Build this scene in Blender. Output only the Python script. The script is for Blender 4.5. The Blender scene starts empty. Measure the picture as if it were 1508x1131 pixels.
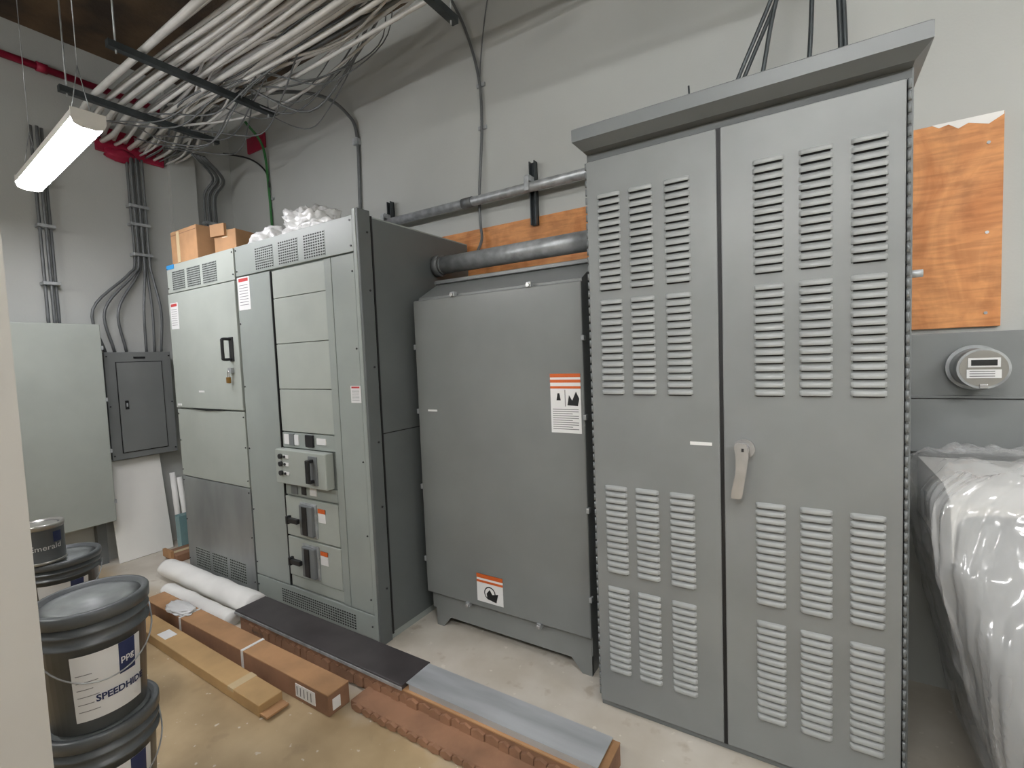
import bpy, bmesh, math, random
from mathutils import Vector, Matrix, noise
random.seed(7)
SC=bpy.context.scene
try:
    SC.view_settings.view_transform='Standard'
    SC.view_settings.look='None'
except Exception: pass

# ---------------------------------------------------------------- materials
def lin(c):
    o=[]
    for v in c:
        v=v/255.0
        o.append(v/12.92 if v<=0.04045 else ((v+0.055)/1.055)**2.4)
    return (o[0],o[1],o[2],1)
def mat(name,col,rough=.5,metal=0,var=0.0,vscale=3.0,bump=0,bscale=60,col2=None,emit=0,alpha=1,coat=0,stretch=(1,1,1),detail=4):
    m=bpy.data.materials.new(name);m.use_nodes=True
    nt=m.node_tree;b=nt.nodes['Principled BSDF']
    b.inputs['Base Color'].default_value=lin(col)
    b.inputs['Roughness'].default_value=rough
    b.inputs['Metallic'].default_value=metal
    b.inputs['Alpha'].default_value=alpha
    b.inputs['Coat Weight'].default_value=coat
    if emit:
        b.inputs['Emission Color'].default_value=lin(col);b.inputs['Emission Strength'].default_value=emit
    tc=nt.nodes.new('ShaderNodeTexCoord');mp=nt.nodes.new('ShaderNodeMapping')
    mp.inputs['Scale'].default_value=stretch
    nt.links.new(tc.outputs['Object'],mp.inputs[0])
    if col2 is None: col2=tuple(max(0,c*(1-var)) for c in col)
    n=nt.nodes.new('ShaderNodeTexNoise');n.inputs['Scale'].default_value=vscale;n.inputs['Detail'].default_value=detail
    nt.links.new(mp.outputs[0],n.inputs[0])
    r=nt.nodes.new('ShaderNodeValToRGB');r.color_ramp.elements[0].position=.35;r.color_ramp.elements[1].position=.65
    r.color_ramp.elements[0].color=lin(col2);r.color_ramp.elements[1].color=lin(col)
    nt.links.new(n.outputs[0],r.inputs[0]);nt.links.new(r.outputs[0],b.inputs['Base Color'])
    if bump:
        n2=nt.nodes.new('ShaderNodeTexNoise');n2.inputs['Scale'].default_value=bscale;n2.inputs['Detail'].default_value=3
        nt.links.new(mp.outputs[0],n2.inputs[0])
        bp=nt.nodes.new('ShaderNodeBump');bp.inputs['Strength'].default_value=bump;bp.inputs['Distance'].default_value=.01
        nt.links.new(n2.outputs[0],bp.inputs['Height']);nt.links.new(bp.outputs[0],b.inputs['Normal'])
    return m
M={}
M['wall']=mat('painted_wall',(184,186,182),.75,0,.04,1.2,.08,90)
M['jamb']=mat('beige_paint',(168,165,158),.6,0,.04,2)
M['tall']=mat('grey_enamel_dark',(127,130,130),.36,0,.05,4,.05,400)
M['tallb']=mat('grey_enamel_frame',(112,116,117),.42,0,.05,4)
M['louv']=mat('louver_enamel',(156,159,158),.34,0,.04,6)  # door enamel lightened: light on the louver tops put into the colour
M['xf']=mat('transformer_enamel',(123,126,125),.30,0,.06,2.5,.04,300)
M['sb']=mat('switchgear_enamel',(151,158,153),.38,0,.05,3)
M['sb2']=mat('switchgear_enamel_pale',(168,174,167),.42,0,.05,3)
M['sbd']=mat('switchgear_side',(96,101,100),.45,0,.06,3)  # front enamel darkened: shade on the side face put into the colour
M['galv']=mat('galvanised_panel',(154,158,158),.34,.35,.14,4,0,60,stretch=(1,1,.4))
M['steel']=mat('galvanised_steel',(184,188,190),.36,.35,.2,18)
M['chrome']=mat('brushed_nickel',(196,195,194),.24,.6,.08,20)
M['cond']=mat('emt_conduit',(220,219,215),.42,.12,.08,8)
M['condd']=mat('emt_conduit_dull',(112,115,116),.45,.2,.12,8)  # shade on the drop conduits put into the colour; also dull cables, couplings
M['dark']=mat('black_gap',(20,21,22),.6,0,.1)
M['black']=mat('black_plastic',(30,31,33),.4,0,.1)
M['strut']=mat('dark_strut',(68,74,76),.45,.4,.2,10)
M['white']=mat('label_white',(226,226,225),.5,0,.02)
M['orange']=mat('label_orange',(205,96,40),.5,0,.04)
M['red']=mat('label_red',(190,60,60),.5,0,.04)
M['blue']=mat('label_blue',(50,140,200),.5,0,.04)
M['navy']=mat('label_navy',(38,50,92),.5,0,.1)
M['ink']=mat('ink_grey',(120,120,122),.6,0,.1)
M['brass']=mat('brass',(160,120,60),.35,.7,.1)
M['green']=mat('green_wire',(50,120,60),.5,0,.1)
M['firered']=mat('fire_paint_red',(165,26,62),.5,0,.15,8)
M['card']=mat('cardboard',(180,138,98),.8,0,.14,5,.1,80)
M['cardr']=mat('cardboard_brown',(150,112,86),.8,0,.16,6,.2,50)
M['cardy']=mat('cardboard_ochre',(190,156,108),.75,0,.12,4)
M['tape']=mat('packing_tape',(206,184,146),.25,0,.05)
M['slate']=mat('dark_laminate',(68,64,65),.32,0,.16,9)
M['shiny']=mat('steel_sheet',(188,192,195),.28,.3,.16,2.2,stretch=(.7,5,1))
M['foam']=mat('white_foam',(234,233,229),.6,0,.04,6,.15,12)
M['board']=mat('white_board',(240,239,234),.6,0,.03,2)
M['pail']=mat('pail_dark_grey',(92,96,98),.33,0,.12,8)
M['pailg']=mat('pail_lid_grey',(146,151,150),.42,0,.3,9,.15,20)
M['tin']=mat('tin_can',(178,176,170),.28,.7,.1)
M['glass']=mat('blue_glass_pane',(130,165,168),.15,0,.1,5)
M['bag']=mat('bag_film',(232,232,230),.22,0,.06,7,.5,14,coat=.5)
M['film']=mat('clear_wrap_film',(216,218,219),.12,0,.10,5,.7,7,coat=.8,alpha=.40,stretch=(1,1,.3))
M['inner']=mat('wrapped_panels',(172,174,174),.6,0,0,1.6,col2=(110,111,112),stretch=(1,1,.8))
M['lamp']=mat('lamp_housing',(225,222,214),.4,0,.02)
M['lens']=mat('lamp_diffuser',(250,249,255),.4,0,.0,emit=52)
M['tube']=mat('lamp_tube',(252,252,252),.4,0,.0,emit=118)  # glow of the added, unseen fill tubes

def plywood():
    m=bpy.data.materials.new('plywood');m.use_nodes=True;nt=m.node_tree;b=nt.nodes['Principled BSDF'];b.inputs['Roughness'].default_value=.6
    tc=nt.nodes.new('ShaderNodeTexCoord')
    def nz(sc,s,dist,det=6):
        mp=nt.nodes.new('ShaderNodeMapping');mp.inputs['Scale'].default_value=sc
        nt.links.new(tc.outputs['Object'],mp.inputs[0])
        n=nt.nodes.new('ShaderNodeTexNoise');n.inputs['Scale'].default_value=s;n.inputs['Detail'].default_value=det;n.inputs['Distortion'].default_value=dist
        nt.links.new(mp.outputs[0],n.inputs[0]);return n
    n=nz((3.2,1,1.4),1.7,1.1)
    mu=nt.nodes.new('ShaderNodeMath');mu.operation='MULTIPLY';mu.inputs[1].default_value=6;nt.links.new(n.outputs[0],mu.inputs[0])
    fr=nt.nodes.new('ShaderNodeMath');fr.operation='PINGPONG';fr.inputs[1].default_value=1;nt.links.new(mu.outputs[0],fr.inputs[0])
    r=nt.nodes.new('ShaderNodeValToRGB');r.color_ramp.elements[0].color=lin((196,126,70));r.color_ramp.elements[1].color=lin((218,152,94))
    nt.links.new(fr.outputs[0],r.inputs[0])
    def mul(prev,node,p0,p1,c,f):
        r2=nt.nodes.new('ShaderNodeValToRGB');r2.color_ramp.elements[0].position=p0;r2.color_ramp.elements[1].position=p1
        r2.color_ramp.elements[0].color=c;r2.color_ramp.elements[1].color=(1,1,1,1);nt.links.new(node.outputs[0],r2.inputs[0])
        mx=nt.nodes.new('ShaderNodeMixRGB');mx.blend_type='MULTIPLY';mx.inputs[0].default_value=f
        nt.links.new(prev.outputs[0],mx.inputs[1]);nt.links.new(r2.outputs[0],mx.inputs[2]);return mx
    a=mul(r,nz((2,1,16),3,.3),.40,.58,(.55,.48,.42,1),.45)
    a=mul(a,nz((1,1,1),8,0),.28,.50,(.55,.48,.42,1),.7)
    nt.links.new(a.outputs[0],b.inputs['Base Color']);return m
M['ply']=plywood()
def floormat():
    m=bpy.data.materials.new('concrete_floor');m.use_nodes=True;nt=m.node_tree;b=nt.nodes['Principled BSDF'];b.inputs['Roughness'].default_value=.5
    tc=nt.nodes.new('ShaderNodeTexCoord')
    def nz(s,d):
        n=nt.nodes.new('ShaderNodeTexNoise');n.inputs['Scale'].default_value=s;n.inputs['Detail'].default_value=d;nt.links.new(tc.outputs['Object'],n.inputs[0]);return n
    def ramp(n,p0,p1,c0,c1):
        r=nt.nodes.new('ShaderNodeValToRGB');e=r.color_ramp.elements;e[0].position=p0;e[1].position=p1;e[0].color=c0;e[1].color=c1
        nt.links.new(n.outputs[0],r.inputs[0]);return r
    a=ramp(nz(2.2,8),.35,.65,lin((154,132,98)),lin((190,168,132)))
    c=ramp(nz(3,6),.35,.65,lin((184,176,162)),lin((204,198,187)))
    sep=nt.nodes.new('ShaderNodeSeparateXYZ');nt.links.new(tc.outputs['Object'],sep.inputs[0])
    ad=nt.nodes.new('ShaderNodeMath');ad.operation='ADD';nt.links.new(sep.outputs[1],ad.inputs[0])
    n3=nz(4,4);ms=nt.nodes.new('ShaderNodeMath');ms.operation='MULTIPLY';ms.inputs[1].default_value=.35;nt.links.new(n3.outputs[0],ms.inputs[0]);nt.links.new(ms.outputs[0],ad.inputs[1])
    r=nt.nodes.new('ShaderNodeMapRange');r.inputs[1].default_value=1.45;r.inputs[2].default_value=1.65;nt.links.new(ad.outputs[0],r.inputs[0])
    mx=nt.nodes.new('ShaderNodeMixRGB');nt.links.new(r.outputs[0],mx.inputs[0]);nt.links.new(a.outputs[0],mx.inputs[1]);nt.links.new(c.outputs[0],mx.inputs[2])
    sp=ramp(nz(26,2),.68,.72,(0,0,0,1),(.7,.7,.7,1))
    mx2=nt.nodes.new('ShaderNodeMixRGB');nt.links.new(sp.outputs[0],mx2.inputs[0]);nt.links.new(mx.outputs[0],mx2.inputs[1]);mx2.inputs[2].default_value=lin((214,208,196))
    sp2=ramp(nz(9,5),.28,.38,(.4,.4,.4,1),(0,0,0,1))
    mx3=nt.nodes.new('ShaderNodeMixRGB');nt.links.new(sp2.outputs[0],mx3.inputs[0]);nt.links.new(mx2.outputs[0],mx3.inputs[1]);mx3.inputs[2].default_value=lin((140,120,92))
    nt.links.new(mx3.outputs[0],b.inputs['Base Color']);return m
M['floor']=floormat()
M['ceil']=mat('ceiling_deck',(104,84,62),.9,0,.4,2.5,.5,20,col2=(60,50,42))
M['beam']=mat('beam_paint',(86,80,72),.8,0,.2,3)

# ---------------------------------------------------------------- builder
class Obj:
    def __init__(s,name,loc=(0,0,0)):
        s.name=name;s.loc=Vector(loc);s.parts={}
        s.root=bpy.data.objects.new(name,None);s.root.empty_display_size=.1
        s.root.location=s.loc;SC.collection.objects.link(s.root)
        s.X=Matrix.Identity(4)
    def bm(s,part,m):
        if part not in s.parts: s.parts[part]=(bmesh.new(),m)
        return s.parts[part][0]
    def merge(s,part,m,tmp,smooth=False):
        for f in tmp.faces:f.smooth=smooth
        tmp.transform(s.X)
        me=bpy.data.meshes.new('tmp');tmp.to_mesh(me);tmp.free()
        s.bm(part,m).from_mesh(me);bpy.data.meshes.remove(me)
    def box(s,part,m,x0,x1,y0,y1,z0,z1,bev=0):
        t=bmesh.new();bmesh.ops.create_cube(t,size=1)
        for v in t.verts: v.co=Vector(((x0+x1)/2+v.co.x*(x1-x0),(y0+y1)/2+v.co.y*(y1-y0),(z0+z1)/2+v.co.z*(z1-z0)))
        if bev: bmesh.ops.bevel(t,geom=t.edges[:],offset=bev,segments=2,affect='EDGES',profile=.5)
        s.merge(part,m,t)
    def prism(s,part,m,poly,x0,x1,axis='x'):
        t=bmesh.new();A=[];B=[]
        for a,b in poly:
            if axis=='x': p,q=(x0,a,b),(x1,a,b)
            elif axis=='y': p,q=(a,x0,b),(a,x1,b)
            else: p,q=(a,b,x0),(a,b,x1)
            A.append(t.verts.new(p));B.append(t.verts.new(q))
        t.faces.new(A);t.faces.new(B[::-1]);n=len(A)
        for i in range(n): t.faces.new((A[i],B[i],B[(i+1)%n],A[(i+1)%n]))
        bmesh.ops.recalc_face_normals(t,faces=t.faces[:]);s.merge(part,m,t)
    def cyl(s,part,m,p,q,r,r2=None,seg=24,caps=True):
        p=Vector(p);q=Vector(q);d=q-p;t=bmesh.new()
        bmesh.ops.create_cone(t,cap_ends=caps,segments=seg,radius1=r,radius2=r if r2 is None else r2,depth=d.length)
        t.transform(Matrix.Translation((p+q)/2)@d.to_track_quat('Z','Y').to_matrix().to_4x4())
        for f in t.faces: f.smooth=len(f.verts)==4
        t.transform(s.X);me=bpy.data.meshes.new('tmp');t.to_mesh(me);t.free()
        s.bm(part,m).from_mesh(me);bpy.data.meshes.remove(me)
    def tube(s,part,m,pts,r,seg=8,sub=6):
        P=[Vector(p) for p in pts]
        if len(P)>2 and sub>1:
            Q=[];E=[P[0]*2-P[1]]+P+[P[-1]*2-P[-2]]
            for i in range(1,len(E)-2):
                a,b,c,d=E[i-1:i+3]
                for k in range(sub):
                    u=k/sub
                    Q.append(.5*((2*b)+(c-a)*u+(2*a-5*b+4*c-d)*u*u+(3*b-a-3*c+d)*u**3))
            Q.append(P[-1]);P=Q
        t=bmesh.new();rings=[];n=None
        for i,p in enumerate(P):
            T=(P[min(i+1,len(P)-1)]-P[max(i-1,0)]).normalized()
            if n is None: n=T.orthogonal().normalized()
            else:
                n=(n-T*n.dot(T)).normalized()
            bn=T.cross(n)
            rings.append([t.verts.new(p+(n*math.cos(2*math.pi*k/seg)+bn*math.sin(2*math.pi*k/seg))*r) for k in range(seg)])
        for i in range(len(rings)-1):
            for k in range(seg): t.faces.new((rings[i][k],rings[i][(k+1)%seg],rings[i+1][(k+1)%seg],rings[i+1][k]))
        t.faces.new(rings[0][::-1]);t.faces.new(rings[-1]);s.merge(part,m,t,True)
    def lathe(s,part,m,prof,cx,cy,seg=40):
        t=bmesh.new();R=[]
        for r,z in prof: R.append([t.verts.new((cx+r*math.cos(2*math.pi*k/seg),cy+r*math.sin(2*math.pi*k/seg),z)) for k in range(seg)])
        for i in range(len(R)-1):
            for k in range(seg): t.faces.new((R[i][k],R[i][(k+1)%seg],R[i+1][(k+1)%seg],R[i+1][k]))
        if prof[0][0]>1e-4: t.faces.new(R[0][::-1])
        if prof[-1][0]>1e-4: t.faces.new(R[-1])
        bmesh.ops.recalc_face_normals(t,faces=t.faces[:])
        s.merge(part,m,t,True)
    def arc(s,part,m,cx,cy,r0,r1,a0,a1,z0,z1,seg=16):
        t=bmesh.new();A=[];B=[]
        for i in range(seg+1):
            a=a0+(a1-a0)*i/seg
            A.append(t.verts.new((cx+r0*math.cos(a),cy+r0*math.sin(a),z0)));B.append(t.verts.new((cx+r1*math.cos(a),cy+r1*math.sin(a),z1)))
        for i in range(seg): t.faces.new((A[i],A[i+1],B[i+1],B[i]))
        s.merge(part,m,t,True)
    def text(s,part,m,body,size,fn,align='CENTER',bold=0):
        cu=bpy.data.curves.new('t','FONT');cu.body=body;cu.size=size;cu.align_x=align;cu.resolution_u=3;cu.offset=bold
        o=bpy.data.objects.new('t',cu);SC.collection.objects.link(o);bpy.context.view_layer.update()
        me=bpy.data.meshes.new_from_object(o);bpy.data.objects.remove(o)
        t=bmesh.new();t.from_mesh(me);bpy.data.meshes.remove(me)
        for v in t.verts: v.co=Vector(fn(v.co.x,v.co.y))
        s.merge(part,m,t)
    def done(s):
        for part,(b,m) in s.parts.items():
            b.transform(Matrix.Translation(-s.loc))
            me=bpy.data.meshes.new(s.name+'_'+part);b.to_mesh(me);b.free()
            me.materials.append(M[m]);o=bpy.data.objects.new(part,me)
            SC.collection.objects.link(o);o.parent=s.root
        return s.root

def shell(name,m,x0,x1,y0,y1,z0,z1):
    t=bmesh.new();bmesh.ops.create_cube(t,size=1)
    for v in t.verts: v.co=Vector(((x0+x1)/2+v.co.x*(x1-x0),(y0+y1)/2+v.co.y*(y1-y0),(z0+z1)/2+v.co.z*(z1-z0)))
    me=bpy.data.meshes.new(name);t.to_mesh(me);t.free();me.materials.append(M[m])
    o=bpy.data.objects.new(name,me);SC.collection.objects.link(o);return o

# ---------------------------------------------------------------- room
XL,XR,YB,YF,ZC=-4.85,3.4,2.69,-2.6,4.06
shell('floor','floor',XL-.1,XR+.1,YF-.1,YB+.1,-.1,0)
shell('ceiling','ceil',XL-.1,XR+.1,YF-.1,YB+.1,ZC,ZC+.1)
shell('wall_back','wall',XL-.1,XR+.1,YB,YB+.1,0,ZC)
shell('wall_left','wall',XL-.1,XL,YF,YB,0,ZC)
shell('wall_right','wall',XR,XR+.1,YF,YB,0,ZC)
shell('wall_front','wall',XL-.1,XR+.1,YF-.1,YF,0,ZC)
shell('wall_partition','jamb',-1.14,-1.0,YF,.215,0,3.0)
shell('trim_pilaster','wall',XL,XL+.05,2.13,2.34,0,ZC)
o=Obj('ceiling_beam',(-2,.3,ZC))
o.box('web','beam',XL+.002,XR-.002,.25,.35,ZC-.2,ZC-.001)
o.box('flange','beam',XL+.002,XR-.002,.18,.42,ZC-.22,ZC-.2)
o.done()

# ---------------------------------------------------------------- louvered cabinet
Y0=1.8675
o=Obj('louvered_electrical_cabinet',(-.26,2.2,0))
o.box('body','tallb',-.777,.262,Y0+.022,2.64,.0,2.345,.004)
def door(x0,x1,part):
    o.box(part,'tall',x0,x1,Y0,Y0+.02,.035,2.30,.004)
door(-.772,-.281,'door_left');door(-.268,.243,'door_right')
o.box('door_gap','dark',-.281,-.268,Y0+.008,Y0+.0215,.03,2.30)
o.box('door_top_gap','dark',-.772,.243,Y0+.012,Y0+.0235,2.30,2.304)
t=bmesh.new()
def rect(x0,x1,y0,y1,z): return [t.verts.new(p) for p in ((x0,y0,z),(x1,y0,z),(x1,y1,z),(x0,y1,z))]
rs=[rect(-.772,.258,1.845,2.645,2.335),rect(-.80,.292,1.797,2.66,2.362),rect(-.80,.292,1.797,2.66,2.408),rect(-.795,.287,1.805,2.655,2.414),rect(-.60,.10,2.1,2.5,2.44)]
for i in range(len(rs)-1):
    for j in range(4): t.faces.new((rs[i][j],rs[i][(j+1)%4],rs[i+1][(j+1)%4],rs[i+1][j]))
t.faces.new(rs[0][::-1]);t.faces.new(rs[-1]);bmesh.ops.recalc_face_normals(t,faces=t.faces[:])
o.merge('roof_canopy','tallb',t)
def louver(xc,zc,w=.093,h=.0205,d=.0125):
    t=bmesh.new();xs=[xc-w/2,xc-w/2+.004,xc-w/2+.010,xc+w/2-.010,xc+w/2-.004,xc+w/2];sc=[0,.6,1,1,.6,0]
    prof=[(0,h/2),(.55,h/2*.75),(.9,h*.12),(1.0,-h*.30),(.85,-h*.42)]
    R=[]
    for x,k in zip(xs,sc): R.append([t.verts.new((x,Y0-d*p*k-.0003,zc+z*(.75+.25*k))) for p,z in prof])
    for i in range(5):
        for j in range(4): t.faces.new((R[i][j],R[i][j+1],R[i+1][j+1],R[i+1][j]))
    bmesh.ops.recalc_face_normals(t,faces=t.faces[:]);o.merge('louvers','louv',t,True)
    o.box('louver_slots','dark',xc-w/2+.006,xc+w/2-.006,Y0-.0012,Y0+.001,zc-h*.62,zc-h*.3)
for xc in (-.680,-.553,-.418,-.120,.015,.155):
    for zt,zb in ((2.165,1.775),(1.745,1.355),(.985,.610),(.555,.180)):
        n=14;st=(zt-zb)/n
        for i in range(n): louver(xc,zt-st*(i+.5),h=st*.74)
for x in (.250,-.774):
    z=.06
    while z<2.28:
        o.cyl('hinges','tallb',(x,Y0+.004,z),(x,Y0+.004,z+.026),.005,seg=8)
        z+=.034
o.box('hinge_line','dark',.2455,.2475,Y0+.006,Y0+.023,.04,2.3)
o.cyl('handle_rose','chrome',(-.20,Y0-.012,1.170),(-.20,Y0,1.170),.034)
o.cyl('handle_hub','chrome',(-.20,Y0-.045,1.170),(-.20,Y0,1.170),.019)
o.prism('handle_lever','chrome',[(-.224,1.190),(-.212,1.198),(-.188,1.194),(-.182,1.150),(-.203,1.008),(-.210,1.000),(-.236,1.000),(-.240,1.008),(-.222,1.10)],Y0-.058,Y0-.044,'y')
o.box('handle_keyhole','dark',-.204,-.196,Y0-.0595,Y0-.057,1.168,1.180)
o.box('name_plate','white',-.385,-.308,Y0-.002,Y0,1.172,1.184)
o.box('base_plinth','tallb',-.777,.262,Y0+.03,2.60,0,.03)
o.cyl('side_stub','steel',(.26,1.98,1.74),(.30,1.98,1.74),.012)
o.done()

o=Obj('flexible_power_cables',(-.1,2.35,2.44))
for pts in ([(-.36,2.3,2.42),(-.25,2.3,2.67),(-.13,2.3,2.93),(.02,2.32,3.3),(.1,2.4,ZC)],
            [(-.345,2.33,2.42),(-.235,2.33,2.67),(-.115,2.33,2.93),(.04,2.36,3.3),(.13,2.42,ZC)],
            [(-.20,2.3,2.44),(-.16,2.3,2.67),(-.11,2.3,2.93),(.04,2.3,3.5),(.2,2.3,ZC)],
            [(-.02,2.3,2.44),(0.0,2.3,2.67),(.01,2.3,2.93),(.03,2.3,3.5),(.05,2.3,ZC)],
            [(.10,2.3,2.44),(.10,2.3,2.67),(.09,2.3,2.93),(.07,2.3,3.5),(.08,2.3,ZC)],
            [(.12,2.3,2.44),(.115,2.3,2.67),(.105,2.3,2.93),(.085,2.3,3.5),(.1,2.3,ZC)]):
    o.tube('cable','strut',pts,.0085)
o.tube('stub_wire','strut',[(-.44,2.2,2.42),(-.43,2.2,2.52),(-.435,2.2,2.64)],.004)
o.done()

# ---------------------------------------------------------------- transformer
o=Obj('dry_type_transformer',(-1.37,2.3,0))
YX=1.999
o.box('cover','xf',-1.873,-.867,YX,YX+.03,.201,1.855,.006)
o.prism('body','xf',[(YX+.032,.10),(YX+.032,1.87),(2.20,1.965),(2.64,1.965),(2.64,.10)],-1.86,-.875)
o.box('top_lip','xf',-1.87,-.87,2.18,2.65,1.963,1.985,.004)
for y0,y1,p in ((YX+.03,YX+.05,'base_front'),(2.60,2.62,'base_back')):
    o.prism(p,'xf',[(-1.835,0),(-1.79,0),(-1.735,.065),(-.985,.065),(-.93,0),(-.880,0),(-.880,.20),(-1.835,.20)],y0,y1,'y')
for x0,x1 in ((-1.835,-1.815),(-.90,-.88)):
    o.prism('base_side','xf',[(YX+.04,0),(YX+.10,0),(YX+.16,.065),(2.47,.065),(2.53,0),(2.61,0),(2.61,.2),(YX+.04,.2)],x0,x1,'x')
for x,z in ((-1.59,1.862),(-1.13,1.862),(-1.58,.193),(-1.14,.193)):
    o.box('latches','steel',x-.013,x+.013,YX-.010,YX+.02,z-.010,z+.016,.003)
    o.cyl('latch_bolts','chrome',(x,YX-.018,z),(x,YX-.008,z),.009,seg=12)
for z in (1.60,1.24,.81,.39):
    o.box('side_latches','steel',-1.888,-1.868,YX+.002,YX+.03,z-.014,z+.014,.002)
    o.box('side_latches','steel',-.872,-.858,YX-.004,YX+.02,z-.012,z+.012,.002)
def label(o,x0,x1,z0,z1,y,kind):
    o.box('label_sheet','white',x0,x1,y-.002,y,z0,z1)
    w=x1-x0;h=z1-z0;e=y-.003
    if kind=='warn':
        o.box('label_header','orange',x0,x1,e,y,z1-h*.06,z1)
        o.box('label_header','orange',x0,x1,e,y,z1-h*.15,z1-h*.10)
        o.box('label_header','orange',x0,x1,e,y,z1-h*.25,z1-h*.21)
        o.box('label_rule','ink',x0+w*.48,x0+w*.50,e,y,z1-h*.55,z1-h*.27)
        o.prism('label_pictogram','black',[(x0+w*.56,z1-h*.53),(x0+w*.62,z1-h*.36),(x0+w*.72,z1-h*.45),(x0+w*.85,z1-h*.3),(x0+w*.95,z1-h*.42),(x0+w*.9,z1-h*.54)],e,y,'y')
        for i in range(10):
            zz=z1-h*(.60+.037*i);o.box('label_lines','ink',x0+w*.06,x1-w*(.08+.2*(i%3==2)),e+.0005,y,zz-h*.006,zz+h*.006)
        o.prism('label_pictogram','black',[(x0+w*.2,z1-h*.45),(x0+w*.24,z1-h*.33),(x0+w*.3,z1-h*.33),(x0+w*.34,z1-h*.45)],e,y,'y')
    elif kind=='warn2':
        o.box('label_header','orange',x0,x1,e,y,z1-h*.14,z1)
        o.box('label_header','orange',x0,x1,e,y,z1-h*.30,z1-h*.22)
        o.cyl('label_pictogram','orange',(x0+w*.5,e,z0+h*.36),(x0+w*.5,y,z0+h*.36),h*.24,seg=20)
        o.cyl('label_pictogram_inner','white',(x0+w*.5,e-.0004,z0+h*.36),(x0+w*.5,y,z0+h*.36),h*.2,seg=20)
        o.prism('label_hand','black',[(x0+w*.38,z0+h*.34),(x0+w*.5,z0+h*.5),(x0+w*.6,z0+h*.34),(x0+w*.82,z0+h*.4),(x0+w*.74,z0+h*.08),(x0+w*.4,z0+h*.15)],e-.0008,y,'y')
    else:
        o.box('label_header','red' if kind=='red' else 'navy',x0+w*.1,x1-w*.1,e,y,z1-h*.14,z1-h*.04)
        for i in range(8):
            zz=z1-h*(.25+.085*i);o.box('label_lines','ink',x0+w*.12,x1-w*.15,e,y,zz-h*.008,zz+h*.008)
label(o,-1.035,-.882,1.165,1.44,YX,'warn')
label(o,-1.515,-1.35,.235,.385,YX,'warn2')
o.box('name_plate','white',-1.80,-1.735,YX-.002,YX,1.243,1.253)
o.done()

o=Obj('large_steel_conduit',(-1.4,2.3,2.09))
o.cyl('pipe','steel',(-1.945,2.3,2.095),(-.785,2.3,2.095),.052,seg=32)
o.cyl('collar','condd',(-1.942,2.3,2.095),(-1.90,2.3,2.095),.064,seg=32)
o.cyl('collar','condd',(-.83,2.3,2.095),(-.785,2.3,2.095),.064,seg=32)
o.cyl('locknut','condd',(-1.9,2.3,2.095),(-1.885,2.3,2.095),.058,seg=8)
o.done()

# ---------------------------------------------------------------- switchboard
YS=1.708
def screws(o,x,zs):
    for z in zs: o.cyl('screws','black',(x,YS-.004,z),(x,YS,z),.005,seg=8)
def grill(o,x0,x1,z0,z1,nx,nz):
    o.box('grill_plate','sb',x0,x1,YS-.0015,YS,z0,z1)
    dx=(x1-x0)/nx;dz=(z1-z0)/nz
    for i in range(nx):
        for j in range(nz):
            xx=x0+dx*(i+.5);zz=z0+dz*(j+.5)
            o.box('grill_holes','dark',xx-dx*.33,xx+dx*.33,YS-.0022,YS-.001,zz-dz*.26,zz+dz*.26)
o=Obj('switchboard_section',(-3.56,2.2,0))
a,b=-4.021,-3.112
o.box('carcass','sb',a,b,YS+.02,2.64,0,2.29,.003)
o.box('base','tallb',a+.01,b-.01,YS+.015,2.6,0,.05)
o.box('top_panel','sb2',a+.006,b-.006,YS,YS+.022,2.085,2.285,.003)
o.box('upper_door','sb2',a+.006,b-.006,YS-.006,YS+.022,1.245,2.078,.004)
o.box('middle_panel','sb2',a+.006,b-.006,YS,YS+.022,.735,1.235,.003)
o.box('lower_panel','galv',a+.006,b-.006,YS,YS+.022,.03,.728,.003)
o.prism('door_pull_recess','dark',[(-3.80,1.247),(-3.35,1.247),(-3.45,1.236),(-3.58,1.232),(-3.70,1.236)],YS-.008,YS-.001,'y')
for i in range(3):
    grill(o,-3.935+i*.215,-3.935+i*.215+.18,2.10,2.235,10,9)
    grill(o,-3.90+i*.235,-3.90+i*.235+.2,.06,.205,9,8)
o.box('blue_sticker','blue',-4.01,-3.90,YS-.003,YS,2.255,2.285)
label(o,-3.985,-3.875,1.82,2.01,YS-.006,'red')
o.box('label_strip','white',-3.985,-3.93,YS-.009,YS-.006,1.26,1.275)
o.tube('handle','black',[(-3.20,YS-.006,1.71),(-3.20,YS-.06,1.71),(-3.20,YS-.065,1.69),(-3.20,YS-.065,1.60),(-3.20,YS-.06,1.58),(-3.20,YS-.006,1.58)],.010)
o.box('handle_plate','black',-3.225,-3.175,YS-.012,YS-.005,1.565,1.725,.003)
o.box('padlock','brass',-3.230,-3.202,YS-.042,YS-.022,1.425,1.465,.004)
o.tube('shackle','chrome',[(-3.226,YS-.03,1.462),(-3.225,YS-.03,1.49),(-3.216,YS-.03,1.503),(-3.207,YS-.03,1.49),(-3.206,YS-.03,1.462)],.003)
o.box('lock_hasp','steel',-3.228,-3.19,YS-.028,YS-.005,1.49,1.525,.002)
o.box('name_plate','white',-3.66,-3.59,YS-.009,YS-.006,1.36,1.372)
screws(o,-4.0,[.1,.4,.70,.78,1.0,1.2,2.12,2.26]);screws(o,-3.13,[.1,.4,.70,.78,1.0,1.2,2.12,2.26])
o.done()

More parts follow.
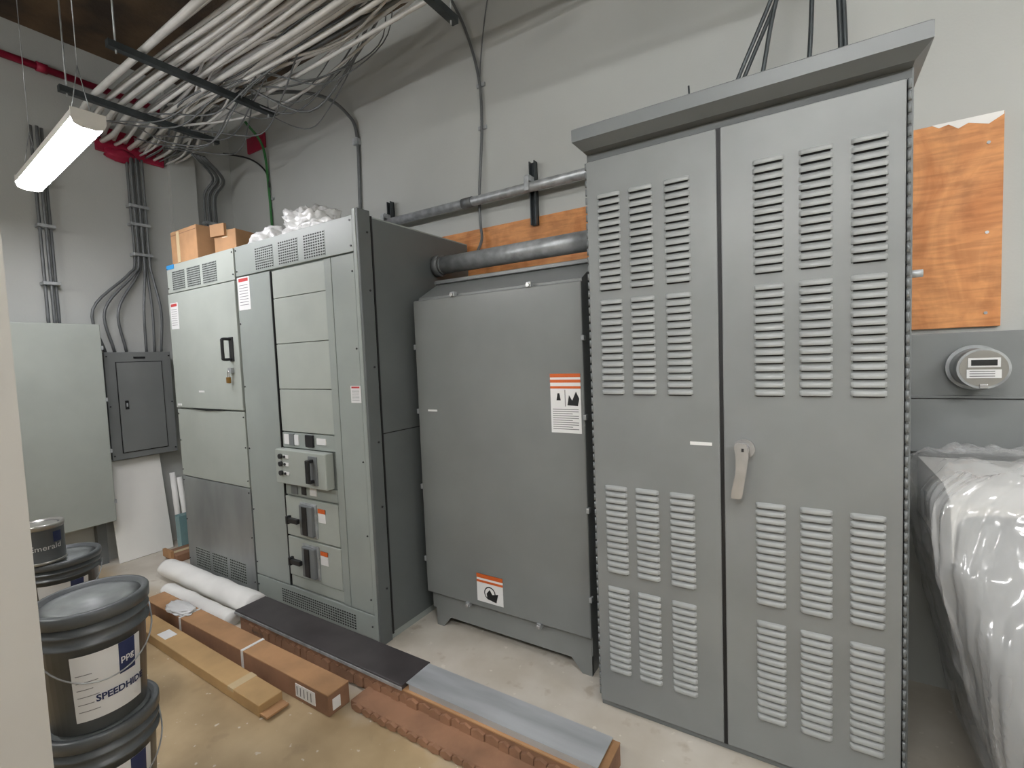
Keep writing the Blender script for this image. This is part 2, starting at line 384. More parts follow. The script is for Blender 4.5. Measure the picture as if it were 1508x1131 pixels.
o=Obj('switchboard_section',(-2.53,2.2,0))
a,b=-3.105,-1.9587
o.box('carcass','sb',a,b,YS+.02,2.64,0,2.29,.003)
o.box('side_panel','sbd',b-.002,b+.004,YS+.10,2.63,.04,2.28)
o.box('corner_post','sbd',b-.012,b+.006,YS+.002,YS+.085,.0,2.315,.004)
o.box('corner_post_front','sb',b-.034,b-.010,YS-.001,YS+.03,.0,2.315,.003)
o.box('side_seam','dark',b+.002,b+.0055,YS+.10,2.63,1.137,1.142)
o.box('side_seam','dark',b+.001,b+.0055,YS+.088,YS+.098,.03,2.29)
for z in (.3,.75,1.1,1.5,1.9,2.2): o.cyl('side_screws','black',(b+.006,YS+.06,z),(b+.009,YS+.06,z),.006,seg=8)
o.box('top_panel','sb',a+.006,b-.034,YS,YS+.022,2.10,2.285,.003)
for i in range(3): grill(o,-2.875+i*.238,-2.875+i*.238+.185,2.112,2.245,9,9)
o.box('left_panel','sb',a+.006,-2.735,YS,YS+.022,.17,2.092,.003)
o.box('right_panel','sb',-2.175,b-.036,YS,YS+.022,.17,2.092,.003)
o.box('inner_right_strip','sb',-2.235,-2.18,YS,YS+.022,.17,2.092,.002)
o.box('bottom_panel','sb',a+.006,b-.034,YS,YS+.022,.03,.163,.003)
grill(o,-2.83,-2.14,.045,.135,34,6)
o.box('recess_shadow','dark',-2.738,-2.730,YS-.001,YS+.018,.17,2.09)
zs=[2.09,1.925,1.655,1.385,1.13]
for i in range(4): o.box('filler_plates','sb2',-2.722,-2.238,YS+.004,YS+.021,zs[i+1]+.002,zs[i]-.002,.002)
o.box('display_strip','sb',-2.722,-2.238,YS+.004,YS+.021,1.035,1.125,.002)
o.box('display_modules','white',-2.70,-2.56,YS-.002,YS+.006,1.055,1.115)
o.box('display_buttons','tallb',-2.645,-2.60,YS-.006,YS+.006,1.05,1.12)
o.box('display_screen','black',-2.49,-2.42,YS-.008,YS+.006,1.05,1.12,.003)
o.box('display_modules','white',-2.39,-2.31,YS-.002,YS+.006,1.07,1.105)
o.box('main_breaker_case','sb2',-2.735,-2.265,YS-.045,YS+.01,.825,1.03,.006)
o.box('main_breaker_handle_plate','tallb',-2.415,-2.335,YS-.050,YS-.044,.845,1.01,.003)
o.box('main_breaker_handle','black',-2.392,-2.362,YS-.088,YS-.072,.862,.995,.005)
for z in (.87,.987): o.box('main_breaker_handle','black',-2.390,-2.364,YS-.078,YS-.048,z-.009,z+.009,.003)
for z in (.99,.945,.89):
    o.cyl('main_breaker_dials','black',(-2.675,YS-.058,z),(-2.675,YS-.044,z),.015,seg=16)
    o.box('main_breaker_tags','white',-2.65,-2.60,YS-.048,YS-.044,z-.010,z+.010)
    o.cyl('main_breaker_dials','black',(-2.635,YS-.054,z),(-2.635,YS-.044,z),.008,seg=12)
o.box('display_modules_low','sb',-2.72,-2.24,YS+.002,YS+.02,.745,.82,.002)
o.box('display_buttons','tallb',-2.66,-2.60,YS-.004,YS+.006,.755,.81)
o.box('display_screen','black',-2.56,-2.52,YS-.004,YS+.006,.76,.805)
o.box('display_modules','white',-2.48,-2.42,YS-.004,YS+.006,.765,.81)
for zc in (.615,.365):
    o.box('breaker_frames','sb2',-2.725,-2.238,YS-.002,YS+.02,zc-.12,zc+.12,.003)
    o.box('breaker_trim','steel',-2.575,-2.425,YS-.012,YS,zc-.10,zc+.10,.003)
    o.box('breaker_cases','tallb',-2.56,-2.44,YS-.03,YS,zc-.09,zc+.09,.005)
    o.box('breaker_faces','black',-2.53,-2.485,YS-.036,YS-.029,zc-.085,zc+.085,.003)
    o.box('breaker_toggle','black',-2.635,-2.54,YS-.062,YS-.038,zc-.018,zc+.012,.005)
    o.box('breaker_toggle','black',-2.645,-2.625,YS-.066,YS-.034,zc-.028,zc+.022,.005)
    o.box('breaker_tags','white',-2.415,-2.35,YS-.005,YS,zc+.0,zc+.08)
    o.box('breaker_tag_heads','orange',-2.415,-2.35,YS-.006,YS,zc+.055,zc+.08)
o.box('filler_plates','sb2',-2.722,-2.238,YS+.004,YS+.021,.175,.240,.002)
label(o,-3.085,-2.955,1.885,2.09,YS,'red')
label(o,-2.075,-1.998,1.315,1.405,YS,'blue')
screws(o,-3.085,[.1,.25,.6,1.0,1.4,1.8,2.13,2.26]);screws(o,-2.01,[.1,.25,.6,1.0,1.6,2.0,2.13,2.26])
o.done()

# ---------------------------------------------------------------- things on the switchboard
def carton(name,x0,x1,y0,y1,z0,z1,m='card',rot=0):
    c=Vector(((x0+x1)/2,(y0+y1)/2,z0));o=Obj(name,c)
    o.X=Matrix.Translation(c)@Matrix.Rotation(rot,4,'Z')@Matrix.Translation(-c)
    o.box('carton',m,x0,x1,y0,y1,z0,z1,.004)
    if x1-x0>y1-y0:
        ym=(y0+y1)/2;w=min(.025,(y1-y0)*.3)
        o.box('tape','tape',x0-.001,x1+.001,ym-w,ym+w,z1-.05,z1+.001)
    else:
        xm=(x0+x1)/2;o.box('tape','tape',xm-.025,xm+.025,y0-.001,y1+.001,z1-.05,z1+.001)
    return o
o=carton('cardboard_box',-3.99,-3.62,1.74,2.02,2.291,2.53)
o.box('flap_seam','cardr',-3.985,-3.625,1.738,1.7405,2.50,2.503);o.box('box_label','tape',-3.90,-3.86,1.737,1.741,2.30,2.52);o.done()
o=carton('cardboard_box',-3.50,-3.30,1.80,2.05,2.291,2.46,'card',.2)
o.box('flap','card',-3.51,-3.38,1.78,1.80,2.42,2.50);o.done()
def blob(o,part,m,c,s,seed,amp=.25,fr=3.0,flat=True,sub=4):
    t=bmesh.new();bmesh.ops.create_icosphere(t,subdivisions=sub,radius=1)
    for v in t.verts:
        p=v.co.copy();k=1+amp*noise.noise(p*fr*.6+Vector((seed,0,0)))+amp*.7*abs(noise.noise(p*fr*2+Vector((0,seed,0))))
        p=p*k
        if flat: p.z=max(p.z,-.35)
        v.co=Vector((c[0]+p.x*s[0],c[1]+p.y*s[1],c[2]+(p.z+.35)*s[2]))
    o.merge(part,m,t,True)
o=Obj('crumpled_plastic_bag',(-2.75,1.95,2.291))
blob(o,'bag','bag',(-2.66,1.97,2.291),(.21,.15,.135),3,.5,3.5,sub=5)
blob(o,'bag_fold','bag',(-2.93,1.88,2.291),(.14,.11,.08),9,.5,3.5)
blob(o,'bag_tail','bag',(-2.42,1.86,2.291),(.15,.08,.055),13,.5,3.5)
o.done()
o=Obj('white_ceiling_tile_stack',(-2.5,2.3,2.291))
o.box('stack','board',-2.90,-2.45,2.22,2.45,2.291,2.35,.004)
for i in range(3): o.box('tile_gaps','ink',-2.901,-2.449,2.219,2.451,2.304+i*.014,2.306+i*.014)
o.done()

# ---------------------------------------------------------------- back wall items
o=Obj('plywood_backboard',(-1.5,2.68,1.4));o.box('sheet','ply',-2.20,-.95,2.672,2.688,1.2,2.385,.002);o.done()
o=Obj('plywood_backboard',(.45,2.68,1.57));o.box('sheet','ply',.10,.645,2.668,2.688,1.575,2.41,.002)
o.prism('paint_patch','foam',[(.43,2.409),(.45,2.395),(.48,2.402),(.51,2.378),(.54,2.392),(.60,2.372),(.643,2.398),(.643,2.411),(.43,2.411)],2.6668,2.669,'y')
for x,z in ((.6,2.3),(.6,1.95),(.6,1.63)): o.cyl('screws','steel',(x,2.664,z),(x,2.669,z),.006,seg=10)
o.done()
o=Obj('strut_conduit_rack',(-1.8,2.62,2.55))
for x in (-2.66,-1.44):
    o.box('strut','strut',x-.02,x-.014,2.63,2.669,2.33,2.71);o.box('strut','strut',x+.014,x+.02,2.63,2.669,2.33,2.71);o.box('strut','strut',x-.02,x+.02,2.66,2.669,2.33,2.71)
    o.box('clamp','steel',x-.015,x+.015,2.565,2.64,2.575,2.61,.003)
    o.box('clamp','steel',x-.015,x+.015,2.555,2.565,2.515,2.60,.002)
o.cyl('conduit','steel',(-2.72,2.60,2.545),(-.70,2.60,2.545),.029,seg=20)
o.cyl('coupling','condd',(-1.95,2.60,2.545),(-1.87,2.60,2.545),.033,seg=20)
o.done()
o=Obj('surface_conduit',(-1.85,2.66,2.2))
o.tube('conduit','condd',[(-1.83,2.55,2.18),(-1.83,2.63,2.30),(-1.85,2.65,2.42),(-1.85,2.655,2.62),(-1.82,2.67,3.03),(-1.83,2.67,3.35),(-1.92,2.67,3.68),(-2.04,2.66,3.95),(-2.08,2.66,4.055)],.0095)
o.tube('wire','condd',[(-1.83,2.675,3.30),(-1.80,2.67,3.5),(-1.74,2.66,3.75),(-1.66,2.66,4.0),(-1.62,2.66,4.055)],.0045)
for z in (3.03,3.3): o.box('strap','steel',-1.855,-1.79,2.675,2.689,z-.012,z+.012,.002)
o.done()
o=Obj('green_ground_wire',(-4.2,2.66,2.3))
o.tube('wire','green',[(-4.17,2.67,2.2),(-4.19,2.67,2.8),(-4.2,2.67,3.1),(-4.2,2.64,3.5),(-4.22,2.5,3.68)],.011)
o.tube('cable','black',[(-4.19,2.67,3.15),(-4.22,2.66,3.3),(-4.35,2.6,3.42),(-4.6,2.5,3.5)],.008)
for z in (2.6,3.05): o.box('clip','steel',-4.21,-4.15,2.676,2.689,z-.01,z+.01)
o.done()

# meter
o=Obj('electric_meter',(.55,2.6,1.1))
o.box('socket_panel','tall',.20,.80,2.60,2.689,1.06,1.555,.004)
o.box('socket_seam','dark',.20,.80,2.598,2.601,1.285,1.288)
o.box('socket_lip','tall',.20,.80,2.592,2.60,1.29,1.30)
cx,cz=.55,1.415
o.cyl('ring','galv',(cx,2.60,cz),(cx,2.575,cz),.084,seg=48)
o.cyl('ring_lip','steel',(cx,2.577,cz),(cx,2.567,cz),.088,seg=48)
o.cyl('housing','galv',(cx,2.57,cz),(cx,2.465,cz),.076,.073,seg=48)
o.cyl('front_rim','steel',(cx,2.467,cz),(cx,2.455,cz),.076,seg=48)
o.cyl('face','tin',(cx,2.46,cz),(cx,2.453,cz),.068,seg=48)
o.box('display_bezel','white',cx-.045,cx+.045,2.449,2.454,cz+.005,cz+.040)
o.box('display','black',cx-.036,cx+.036,2.447,2.451,cz+.011,cz+.033)
o.box('nameplate','white',cx-.048,cx+.048,2.449,2.454,cz-.036,cz-.004)
for i in range(3): o.box('nameplate_print','ink',cx-.04,cx+.03,2.448,2.451,cz-.030+i*.009,cz-.027+i*.009)
o.box('seal','chrome',cx-.012,cx+.012,2.445,2.46,cz-.075,cz-.058,.003)
o.done()

# ---------------------------------------------------------------- left wall items
o=Obj('electrical_cabinet',(-4.7,1.2,0))
o.box('body','sb',-4.848,-4.66,.86,1.475,.37,1.885,.004)
o.box('door','sb2',-4.66,-4.63,.85,1.485,.36,1.895,.006)
for z in (.5,.9,1.3,1.7): o.box('clips','steel',-4.64,-4.625,1.478,1.492,z,z+.03)
o.box('stand_leg','tallb',-4.84,-4.78,1.40,1.46,0,.37);o.box('stand_leg','tallb',-4.84,-4.78,.92,.98,0,.37)
o.done()
o=Obj('panelboard',(-4.75,1.76,.8))
o.box('tub','tallb',-4.848,-4.745,1.53,1.985,.82,1.68,.003)
o.box('trim_front','xf',-4.747,-4.735,1.525,1.99,.815,1.685,.003)
o.box('door','xf',-4.736,-4.726,1.60,1.915,.87,1.60,.003)
o.box('door_gap','dark',-4.7355,-4.7345,1.594,1.921,.864,1.606)
o.box('latch','black',-4.728,-4.722,1.635,1.66,1.22,1.29,.002);o.box('latch_core','steel',-4.723,-4.720,1.642,1.653,1.24,1.27)
o.box('badge','black',-4.735,-4.731,1.72,1.80,1.63,1.645)
for y in (1.54,1.975):
    for z in (.85,1.25,1.65): o.cyl('screws','black',(-4.735,y,z),(-4.731,y,z),.006,seg=8)
o.done()
o=Obj('white_board_sheet',(-4.72,1.68,0))
c=Vector((-4.66,0,0));o.X=Matrix.Translation(c)@Matrix.Rotation(math.radians(-9),4,'Y')@Matrix.Translation(-c)
o.box('sheet','board',-4.68,-4.665,1.49,1.87,.003,.815,.002);o.done()
o=Obj('paper_tubes',(-4.7,1.98,0))
o.cyl('tube_tall','board',(-4.66,1.93,.004),(-4.79,1.955,.62),.022,seg=16);o.cyl('tube_short','board',(-4.65,1.99,.004),(-4.78,2.0,.57),.022,seg=16);o.done()
o=Obj('stacked_glass_panes',(-4.52,1.94,0))
c=Vector((-4.53,0,0));o.X=Matrix.Translation(c)@Matrix.Rotation(math.radians(-3),4,'Y')@Matrix.Translation(-c)
for i in range(5): o.box('panes','glass',-4.56+i*.022,-4.546+i*.022,1.86-i*.003,2.04+i*.004,.003,.30-.01*(i%2),.001)
o.done()

# ---------------------------------------------------------------- conduits
o=Obj('overhead_conduit_bundle',(-3,1.6,3.4))
N=20
for i in range(N):
    y=1.37+i*.026+random.uniform(-.006,.006);z=3.365+(i%3)*.042+random.uniform(-.008,.008)
    r=random.choice([.013,.016,.019])
    w=random.uniform(-.04,.04)
    o.tube('conduits','cond',[(XL+.004,y+.10+w,3.38+(i%3)*.04),(-4.55,y+.06,z),(-4.1,y,z),(-3.3,y+w*.3,z+.01),(-2.4,y+w,z),(-1.2,y+w*1.6,z+.03),(.6,y+w*3,z)],r,8,5)
for i in range(18):
    y=1.72+random.uniform(0,.32);z=3.345+random.uniform(0,.14);w=random.uniform(-.13,.13)
    xx=XL+.004
    o.tube('loose_cables' if i%3 else 'dull_cables','cond' if i%3 else 'condd',[(xx,y+.2,z-.02),(-4.5,y+.2,z-.01),(-4.1,y+.1,z+.03),(-3.6,y-w*.5,z),(-3.0,y+w,z+.05),(-2.3,y-w*.6+.03,z+.05),(-1.4,y+w*1.5+.08,z+.12),(-.4,y+.1,z+.1)],random.choice([.006,.008,.012]),7,5)
o.cyl('single_conduit','cond',(XL+.004,2.05,3.38),(.6,1.98,3.38),.012,seg=10)
for i in range(8):
    a=random.uniform(0,.12);q=random.uniform(-.3,.3)
    o.tube('drooping_cables','condd',[(-4.3+q,1.5+i*.07,3.37),(-3.95+q,1.55+i*.07,3.3-a),(-3.6+q,1.65+i*.08,3.25-a),(-3.2+q,1.75+i*.05,3.33),(-2.8+q,1.9,3.4)],.005,6)
for i in range(7):
    q=random.uniform(-.5,.5);a=random.uniform(-.08,.1)
    o.tube('drooping_cables','condd',[(-3.4+q,1.9,3.4),(-3.1+q,2.1+a,3.34-a),(-2.7+q,2.25,3.5),(-2.3+q*.6,2.15+a,3.72),(-1.8+q*.4,2.0,3.85)],random.choice([.004,.006,.008]),6)
o.tube('swing_cables','cond',[(-3.9,1.75,3.42),(-3.4,1.95,3.44),(-2.9,2.15,3.5),(-2.4,2.2,3.62),(-1.6,2.25,3.85)],.011)
o.tube('swing_cables','cond',[(-4.2,1.85,3.38),(-3.5,2.1,3.36),(-2.9,2.2,3.42),(-2.2,2.25,3.6),(-1.2,2.3,3.9)],.009)
o.tube('dull_cables','condd',[(-3.6,2.2,3.5),(-3.2,2.35,3.28),(-2.9,2.35,3.35),(-2.5,2.3,3.6),(-2.2,2.25,3.9)],.004)
o.tube('wall_branch_conduit','condd',[(-3.01,2.665,2.291),(-3.01,2.67,2.75),(-3.00,2.67,3.28),(-3.06,2.64,3.46),(-3.25,2.56,3.62),(-3.6,2.42,3.70),(-3.95,2.2,3.62),(-4.3,1.98,3.45)],.013)
o.box('branch_coupling','steel',-3.03,-2.98,2.645,2.689,3.22,3.27,.003)
for x in (-4.0,-3.25,-1.6):
    o.box('trapeze_strut','strut',x-.02,x+.02,1.18,2.14,3.30,3.338)
    for y in (1.22,2.10): o.cyl('threaded_rod','steel',(x,y,3.28),(x,y,ZC-.001),.005,seg=8)
o.box('firestop_seal','firered',-4.848,-4.82,1.62,2.10,3.30,3.50,.008)
blob(o,'firestop_putty','firered',(-4.82,1.78,3.28),(.04,.10,.05),4,.4,3,False,3)
o.box('firestop_seal','firered',-4.50,-4.22,2.665,2.689,3.52,3.66,.008)
def bundle(name,ys,zt,zb,x,fan=None,m='condd',top=None):
    for i,y in enumerate(ys):
        xx=x+.02*(i%2)
        pts=[(xx,y,zt),(xx,y,(zt*2+zb)/3),(xx,y,zb+.25)]
        if top: pts=[(top[0],y+(top[1]),zt+.03),(xx+.12,y+.03,zt),(xx+.01,y,zt-.14)]+pts[1:]
        if fan: pts+= [(xx+.01,y+(fan[i]-y)*.25,zb+.12),(xx+.03,fan[i]+(fan[i]-y)*.25,zb-.18),(-4.80,fan[i],zb-.515)]
        else: pts+=[(xx,y,zb)]
        o.tube(name,m,pts,.0105,8)
    for z in (zt-.4,(zt+zb)/2,zb+.3):
        o.box('drop_straps','steel',x-.035,x+.045,min(ys)-.02,max(ys)+.02,z-.012,z+.012,.003)
bundle('drop_conduits',[1.815,1.835,1.855,1.875,1.895,1.915],3.30,2.2,-4.81,[1.56,1.62,1.70,1.84,1.90,1.95])
bundle('drop_conduits',[2.40,2.425,2.45,2.475,2.50],3.28,2.1,-4.80,top=(-4.35,-.3))
bundle('drop_conduits',[1.24,1.27,1.30],3.34,1.90,-4.81)
o.done()
o=Obj('red_sprinkler_pipe',(-4.8,1,3.78))
o.cyl('pipe','firered',(-4.80,-2.5,3.78),(-4.80,2.08,3.78),.025)
o.cyl('coupling','firered',(-4.80,1.30,3.78),(-4.80,1.36,3.78),.033)
o.done()

# ---------------------------------------------------------------- light fixture and added fill lights
def strip(name,c,rot,L=1.22,kind='wrap'):
    o=Obj(name,c);C=Vector(c)
    o.X=Matrix.Translation(C)@Matrix.Rotation(rot,4,'Z')
    w=.062
    if kind=='wrap':
        o.box('housing','lamp',-L/2,L/2,-w,w,.02,.058,.006)
        o.prism('diffuser','lens',[(-w+.002,.022),(-w+.008,-.004),(-.028,-.014),(.028,-.014),(w-.008,-.004),(w-.002,.022)],-L/2+.006,L/2-.006,'x')
        for s in (-1,1):
            o.prism('end_cap','lamp',[(-w-.002,.060),(-w-.002,.018),(-w+.007,-.008),(-.028,-.018),(.028,-.018),(w-.007,-.008),(w+.002,.018),(w+.002,.060)],s*L/2-.004,s*L/2+.004,'x')
    else:
        o.box('housing','lamp',-L/2,L/2,-.05,.05,.03,.075,.006)
        for y in (-.035,.035): o.cyl('fluorescent_tubes','tube',(-L/2+.03,y,-.01),(L/2-.03,y,-.01),.016,seg=12)
        for s in (-1,1): o.box('lamp_holders','lamp',s*(L/2-.02)-.012,s*(L/2-.02)+.012,-.055,.055,-.03,.035,.003)
    top=ZC-c[2]-.001
    for s in (-1,1):
        x=s*(L/2-.1);k=min(.30,top*.5)
        for yy in (-.04,.04): o.tube('hanger_wire','steel',[(x,yy,.055),(x,0,k)],.0022,6)
        o.tube('hanger_wire','steel',[(x,0,k),(x,0,top)],.0022,6)
    o.done()
strip('linear_ceiling_light',(-3.42,.97,2.665),math.radians(-4))
R4=math.radians(-4)  # battens below are unseen fill lights, added to brighten walls and fronts
strip('fluorescent_batten_light',(-.25,-.9,2.75),R4,kind='batten')
strip('fluorescent_batten_light',(1.7,-.5,2.75),R4,kind='batten')
strip('fluorescent_batten_light',(-3.0,-1.0,2.75),R4,kind='batten')
strip('fluorescent_batten_light',(.3,-.15,3.60),R4,kind='batten')
strip('fluorescent_batten_light',(2.5,1.0,3.2),R4,kind='batten')
w=bpy.data.worlds.new('world');SC.world=w;w.use_nodes=True;w.node_tree.nodes['Background'].inputs[0].default_value=(.8,.82,.85,1);w.node_tree.nodes['Background'].inputs[1].default_value=.3

# ---------------------------------------------------------------- pails
def pail(name,cx,cy,z0,h=.385,r=.152,lab=None,shade='pail',text=True):
    o=Obj(name,(cx,cy,z0))
    rb=r*.87
    prof=[(0.0001,z0+.004),(rb-.01,z0),(rb,z0+.008),(r*.965,z0+h*.72),(r+.006,z0+h*.725),(r+.006,z0+h*.745),(r*.975,z0+h*.75),(r*.98,z0+h*.82),(r+.007,z0+h*.825),(r+.007,z0+h*.845),(r*.985,z0+h*.85),(r*.99,z0+h*.93)]
    o.lathe('body',shade,prof,cx,cy)
    o.lathe('lid_rim',shade,[(r*.985,z0+h*.90),(r+.010,z0+h*.905),(r+.011,z0+h*.985),(r+.007,z0+h),(r-.006,z0+h),(r-.012,z0+h-.012)],cx,cy)
    o.lathe('lid','pailg',[(r-.011,z0+h-.012),(r*.7,z0+h-.011),(r*.68,z0+h-.008),(.05,z0+h-.010),(.045,z0+h-.006),(.0001,z0+h-.006)],cx,cy)
    if lab is not None:
        def rr(z): return rb+(r*.965-rb)*((z-z0)/(h*.72))+.0015
        za,zb=z0+h*.12,z0+h*.66
        o.arc('label','white',cx,cy,rr(za),rr(zb),lab-.62,lab+.78,za,zb)
        z1=z0+h*.40
        o.arc('label_band','navy',cx,cy,rr(z1)+.0008,rr(zb)+.0008,lab+.25,lab+.62,z1,zb)
        def tx(zc,off):
            def fn(x,y):
                a=lab+off+x/r;z=zc+y
                return (cx+(rr(z)+.002)*math.cos(a),cy+(rr(z)+.002)*math.sin(a),z)
            return fn
        if text:
            o.text('label_text','navy','SPEEDHIDE',.030,tx(z0+h*.26,.30),bold=.001)
            o.text('label_logo','white','ppg',.030,tx(z0+h*.50,.43),bold=.0005)
            for i in range(6): o.arc('label_print','ink',cx,cy,rr(z0+h*(.2+.06*i))+.0006,rr(z0+h*(.2+.06*i))+.0008,lab-.55,lab-.15-.1*(i%2),z0+h*(.2+.06*i),z0+h*(.206+.06*i))
    pts=[]
    for k in range(9):
        a=-math.pi/2+math.pi*k/8
        ang=(lab if lab is not None else -.2)
        d=Vector((math.cos(ang),math.sin(ang),0));sd=Vector((-d.y,d.x,0))
        pts.append(Vector((cx,cy,z0+h*.78))+sd*(math.sin(a)*(r+.010))+d*(math.cos(a)*(r+.022))+Vector((0,0,-.13*math.cos(a))))
    o.tube('bail','steel',pts,.0025,6,3)
    o.done()
pail('paint_pail',-2.03,.565,0,.40,.145,lab=-.1,text=False)
pail('paint_pail',-2.02,.56,.4015,.395,.143,lab=-.12)
pail('paint_pail',-2.72,.60,0,.40,.150,lab=-.1,text=False)
pail('paint_pail',-3.22,.79,0,.31,.148,text=False)
pail('paint_pail',-3.22,.79,.3115,.31,.148,lab=-.3,text=False)
cx,cy,z0=-3.17,.72,.6245
o=Obj('paint_can',(cx,cy,z0))
o.lathe('can','pail',[(.0001,z0),(.080,z0),(.082,z0+.004),(.080,z0+.008),(.080,z0+.178),(.082,z0+.182)],cx,cy)
o.lathe('rim','tin',[(.0805,z0+.165),(.0835,z0+.182),(.082,z0+.19),(.070,z0+.188),(.066,z0+.18),(.05,z0+.184),(.0001,z0+.184)],cx,cy)
o.lathe('base_ring','tin',[(.081,z0),(.0835,z0+.003),(.0835,z0+.01),(.081,z0+.013)],cx,cy)
def ctx(x,y):
    a=-.1+x/.08
    return (cx+.0815*math.cos(a),cy+.0815*math.sin(a),z0+.07+y)
o.text('label_text','white','Emerald',.036,ctx)
o.arc('label_stripe','navy',cx,cy,.0812,.0812,.25,.7,z0+.1,z0+.15);o.done()

# ---------------------------------------------------------------- floor materials
o=Obj('long_carton',(-2.65,1.28,0))
o.box('carton','cardr',-3.55,-1.77,1.24,1.35,.001,.095,.003)
o.box('top_sheet','card',-3.55,-1.77,1.24,1.35,.095,.099)
for x in (-3.1,-2.45): o.box('strap','white',x,x+.018,1.237,1.353,.0,.1015)
o.box('label_sheet','white',-2.0,-1.86,1.2375,1.24,.02,.08);o.box('label_sheet','white',-1.7705,-1.767,1.26,1.30,.02,.07)
for i in range(5): o.box('label_lines','ink',-1.99+i*.025,-1.985+i*.025,1.2365,1.2380,.03,.07)
o.done()
o=Obj('ochre_carton',(-2.7,1.15,0))
c=Vector((-2.7,1.16,0));o.X=Matrix.Translation(c)@Matrix.Rotation(math.radians(-1),4,'Z')@Matrix.Translation(-c)
o.box('carton','cardy',-3.38,-2.04,1.10,1.21,.001,.055,.004)
o.box('end_flap','card',-2.042,-1.985,1.103,1.205,.012,.02);o.box('label_sheet','white',-3.1,-3.0,1.12,1.18,.055,.0565)
o.box('tape','tape',-2.30,-2.25,1.099,1.211,.04,.056);o.done()
o=Obj('stacked_long_carton',(-1.7,1.5,0))
o.box('lower_carton','cardr',-2.83,-.60,1.44,1.62,.001,.085,.003)
o.box('top_flap','card',-2.83,-.60,1.435,1.62,.085,.090)
def ragged(y0,y1,xa,xb,za,zb,step):
    x=xa
    while x<xb:
        k=random.uniform(.7,1.15)*step
        o.prism('corrugated_edge','cardr',[(x,za+.008),(x+k*.45,za),(x+k*.92,za+.008),(x+k*.92,zb-.01),(x+k*.45,zb),(x,zb-.012)],y0+random.uniform(-.004,.004),y1,'y');x+=k
ragged(1.428,1.441,-2.8,-.62,.012,.07,.06)
o.box('front_flap','cardr',-1.74,-.40,1.33,1.435,.001,.033,.003)
ragged(1.318,1.332,-1.72,-.42,.002,.036,.06)
def t1(x,y): return (x*1.0-2.68,1.4222,.035+y)
o.text('print','black','Made in  No.',.022,t1,'LEFT')
o.done()
o=Obj('dark_laminate_panel',(-2.17,1.53,.09));o.box('panel','slate',-2.86,-1.52,1.43,1.615,.0905,.112,.002);o.box('edge','steel',-2.86,-1.52,1.426,1.43,.0905,.104);o.done()
o=Obj('steel_sheet_panel',(-1.05,1.52,.09))
o.box('panel','shiny',-1.512,-.62,1.45,1.60,.1125,.117);o.box('flange','shiny',-1.495,-.62,1.447,1.45,.0905,.117);o.box('packing','cardr',-1.49,-.64,1.455,1.595,.0905,.112);o.done()
def roll(name,pts,r,seed):
    o=Obj(name,pts[0]);P=[Vector(p) for p in pts]
    t=bmesh.new();n=60;rings=[]
    for i in range(n+1):
        u=i/n*(len(P)-1);k=min(int(u),len(P)-2);p=P[k].lerp(P[k+1],u-k)
        ring=[]
        for j in range(20):
            a=2*math.pi*j/20;rr=r*(1+.12*noise.noise(Vector((i*.12,math.cos(a)*1.2,math.sin(a)*1.2+seed))))
            ring.append(t.verts.new((p.x,p.y+rr*1.2*math.cos(a),max(.002,p.z+rr*math.sin(a)))))
        rings.append(ring)
    for i in range(n):
        for j in range(20): t.faces.new((rings[i][j],rings[i][(j+1)%20],rings[i+1][(j+1)%20],rings[i+1][j]))
    t.faces.new(rings[0]);t.faces.new(rings[-1]);bmesh.ops.recalc_face_normals(t,faces=t.faces[:])
    o.merge('roll','foam',t,True);o.done()
roll('white_foam_roll',[(-4.05,1.58,.064),(-2.90,1.575,.064)],.062,1)
roll('white_foam_roll',[(-3.70,1.43,.042),(-2.90,1.43,.042)],.042,5)
o=carton('flattened_cardboard_box',-4.45,-4.25,1.72,1.95,.001,.06,'cardr');o.box('flap','card',-4.44,-4.30,1.70,1.72,.03,.09);o.done()
o=Obj('crumpled_paper',(-3.15,1.3,.102));blob(o,'paper','white',(-3.2,1.29,.102),(.12,.05,.012),2,.5,4);o.done()

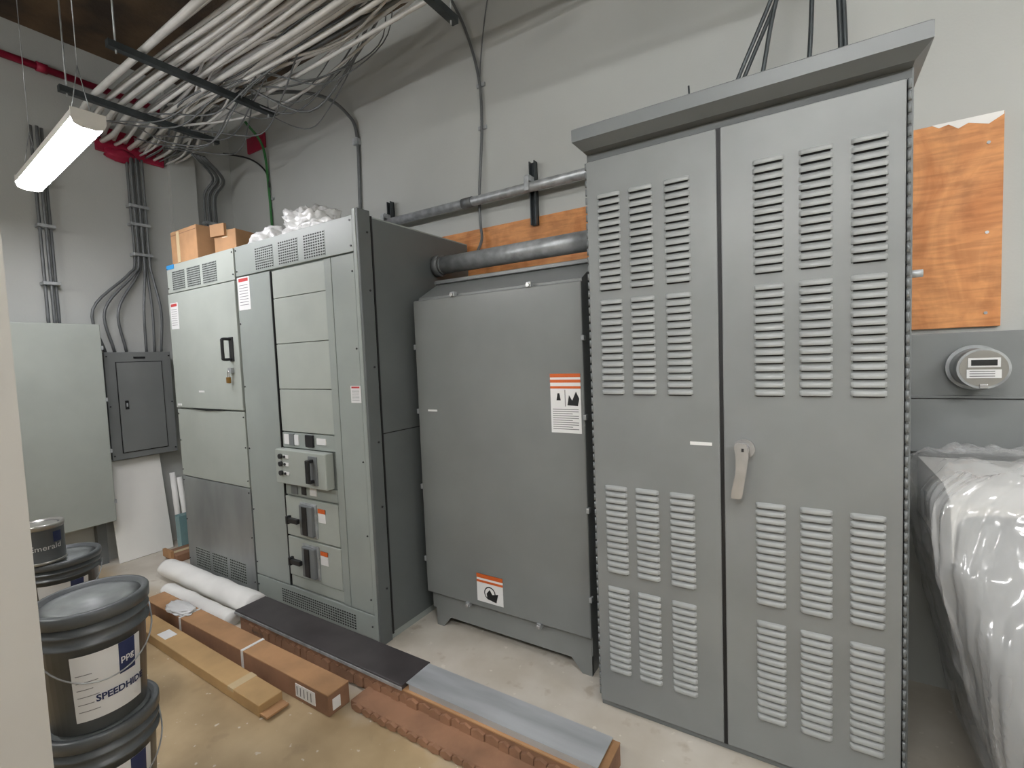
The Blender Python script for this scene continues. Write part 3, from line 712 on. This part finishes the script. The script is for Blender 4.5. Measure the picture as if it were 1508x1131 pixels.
# ---------------------------------------------------------------- wrapped stack on the right
o=Obj('plastic_wrapped_bundle',(.9,2.0,0))
def shellrings(inset=0,amp=1.0):
    t=bmesh.new();nu=220
    Zs=[0,.1,.25,.4,.55,.7,.82,.92,1.0,1.05,1.085,1.10];full=[]
    for i in range(len(Zs)-1):
        for k in range(6): full.append(Zs[i]+(Zs[i+1]-Zs[i])*k/6)
    full.append(Zs[-1]);rings=[]
    for z in full:
        u=z/1.10
        x0=.50-.215*min(1,u/.85)**.8+inset; x1=1.50-inset
        y0=1.46+.46*max(0,(u-.1))**1.3+inset; y1=2.55-inset
        sh=0 if u<.93 else ((u-.93)/.07)**2*.05
        x0+=sh;x1-=sh;y0+=sh;y1-=sh
        cx,cy,rx,ry=(x0+x1)/2,(y0+y1)/2,(x1-x0)/2,(y1-y0)/2
        ring=[]
        for j in range(nu):
            a=2*math.pi*j/nu;ca,sa=math.cos(a),math.sin(a);e=.22
            px=cx+rx*math.copysign(abs(ca)**e,ca);py=cy+ry*math.copysign(abs(sa)**e,sa)
            s=(px*1.0-py*1.3)+z*.18
            k=amp*(.04*abs(noise.noise(Vector((s*6,z*.6,1))))+.030*abs(noise.noise(Vector((s*17,z*1.2,4))))+.014*abs(noise.noise(Vector((s*38,z*2.2,9))))+.015*abs(noise.noise(Vector((px*9,py*9,z*7)))))
            px-=k*ca;py-=k*sa
            ring.append(t.verts.new((px,py,max(.001,z-inset*u))))
        rings.append(ring)
    for i in range(len(rings)-1):
        for j in range(nu): t.faces.new((rings[i][j],rings[i][(j+1)%nu],rings[i+1][(j+1)%nu],rings[i+1][j]))
    last=rings[-1];cxx=sum(v.co.x for v in last)/nu;cyy=sum(v.co.y for v in last)/nu
    base=[v.co.copy() for v in last]
    for s in (.96,.92,.88,.83,.78,.72,.66,.6,.53,.45,.36,.26,.15,.05):
        ring=[]
        for b_ in base:
            px=cxx+(b_.x-cxx)*s;py=cyy+(b_.y-cyy)*s
            ring.append(t.verts.new((px,py,1.10-inset+amp*(.06*abs(noise.noise(Vector((px*5,py*5,3))))+.045*abs(noise.noise(Vector((px*13,py*9,3))))))))
        prev=rings[-1]
        for j in range(nu): t.faces.new((prev[j],prev[(j+1)%nu],ring[(j+1)%nu],ring[j]))
        rings.append(ring)
    t.faces.new(rings[-1]);t.faces.new(rings[0][::-1])
    bmesh.ops.recalc_face_normals(t,faces=t.faces[:]);return t
o.merge('clear_wrap','film',shellrings(),True)
o.merge('wrapped_contents','inner',shellrings(.08,.2),True)
o.prism('foam_sheet_top','foam',[(1.93,.84),(2.50,.84),(2.50,1.06),(2.06,1.06),(1.96,1.02)],.37,1.45,'x')
o.done()

# ---------------------------------------------------------------- camera
yaw,pitch,roll_=.5576,.0584,-.0390
fwd=Vector((-math.sin(yaw),math.cos(yaw),0));right=Vector((math.cos(yaw),math.sin(yaw),0));up=Vector((0,0,1))
f2=fwd*math.cos(pitch)-up*math.sin(pitch);u2=up*math.cos(pitch)+fwd*math.sin(pitch)
r3=right*math.cos(roll_)+u2*math.sin(roll_);u3=u2*math.cos(roll_)-right*math.sin(roll_)
cam=bpy.data.cameras.new('camera');co=bpy.data.objects.new('camera',cam);SC.collection.objects.link(co)
R=Matrix((r3,u3,-f2)).transposed().to_4x4();co.matrix_world=Matrix.Translation((0,0,1.5306))@R
cam.sensor_fit='HORIZONTAL';cam.sensor_width=36;cam.lens=706.66/1508*36;cam.clip_start=.02
SC.camera=co
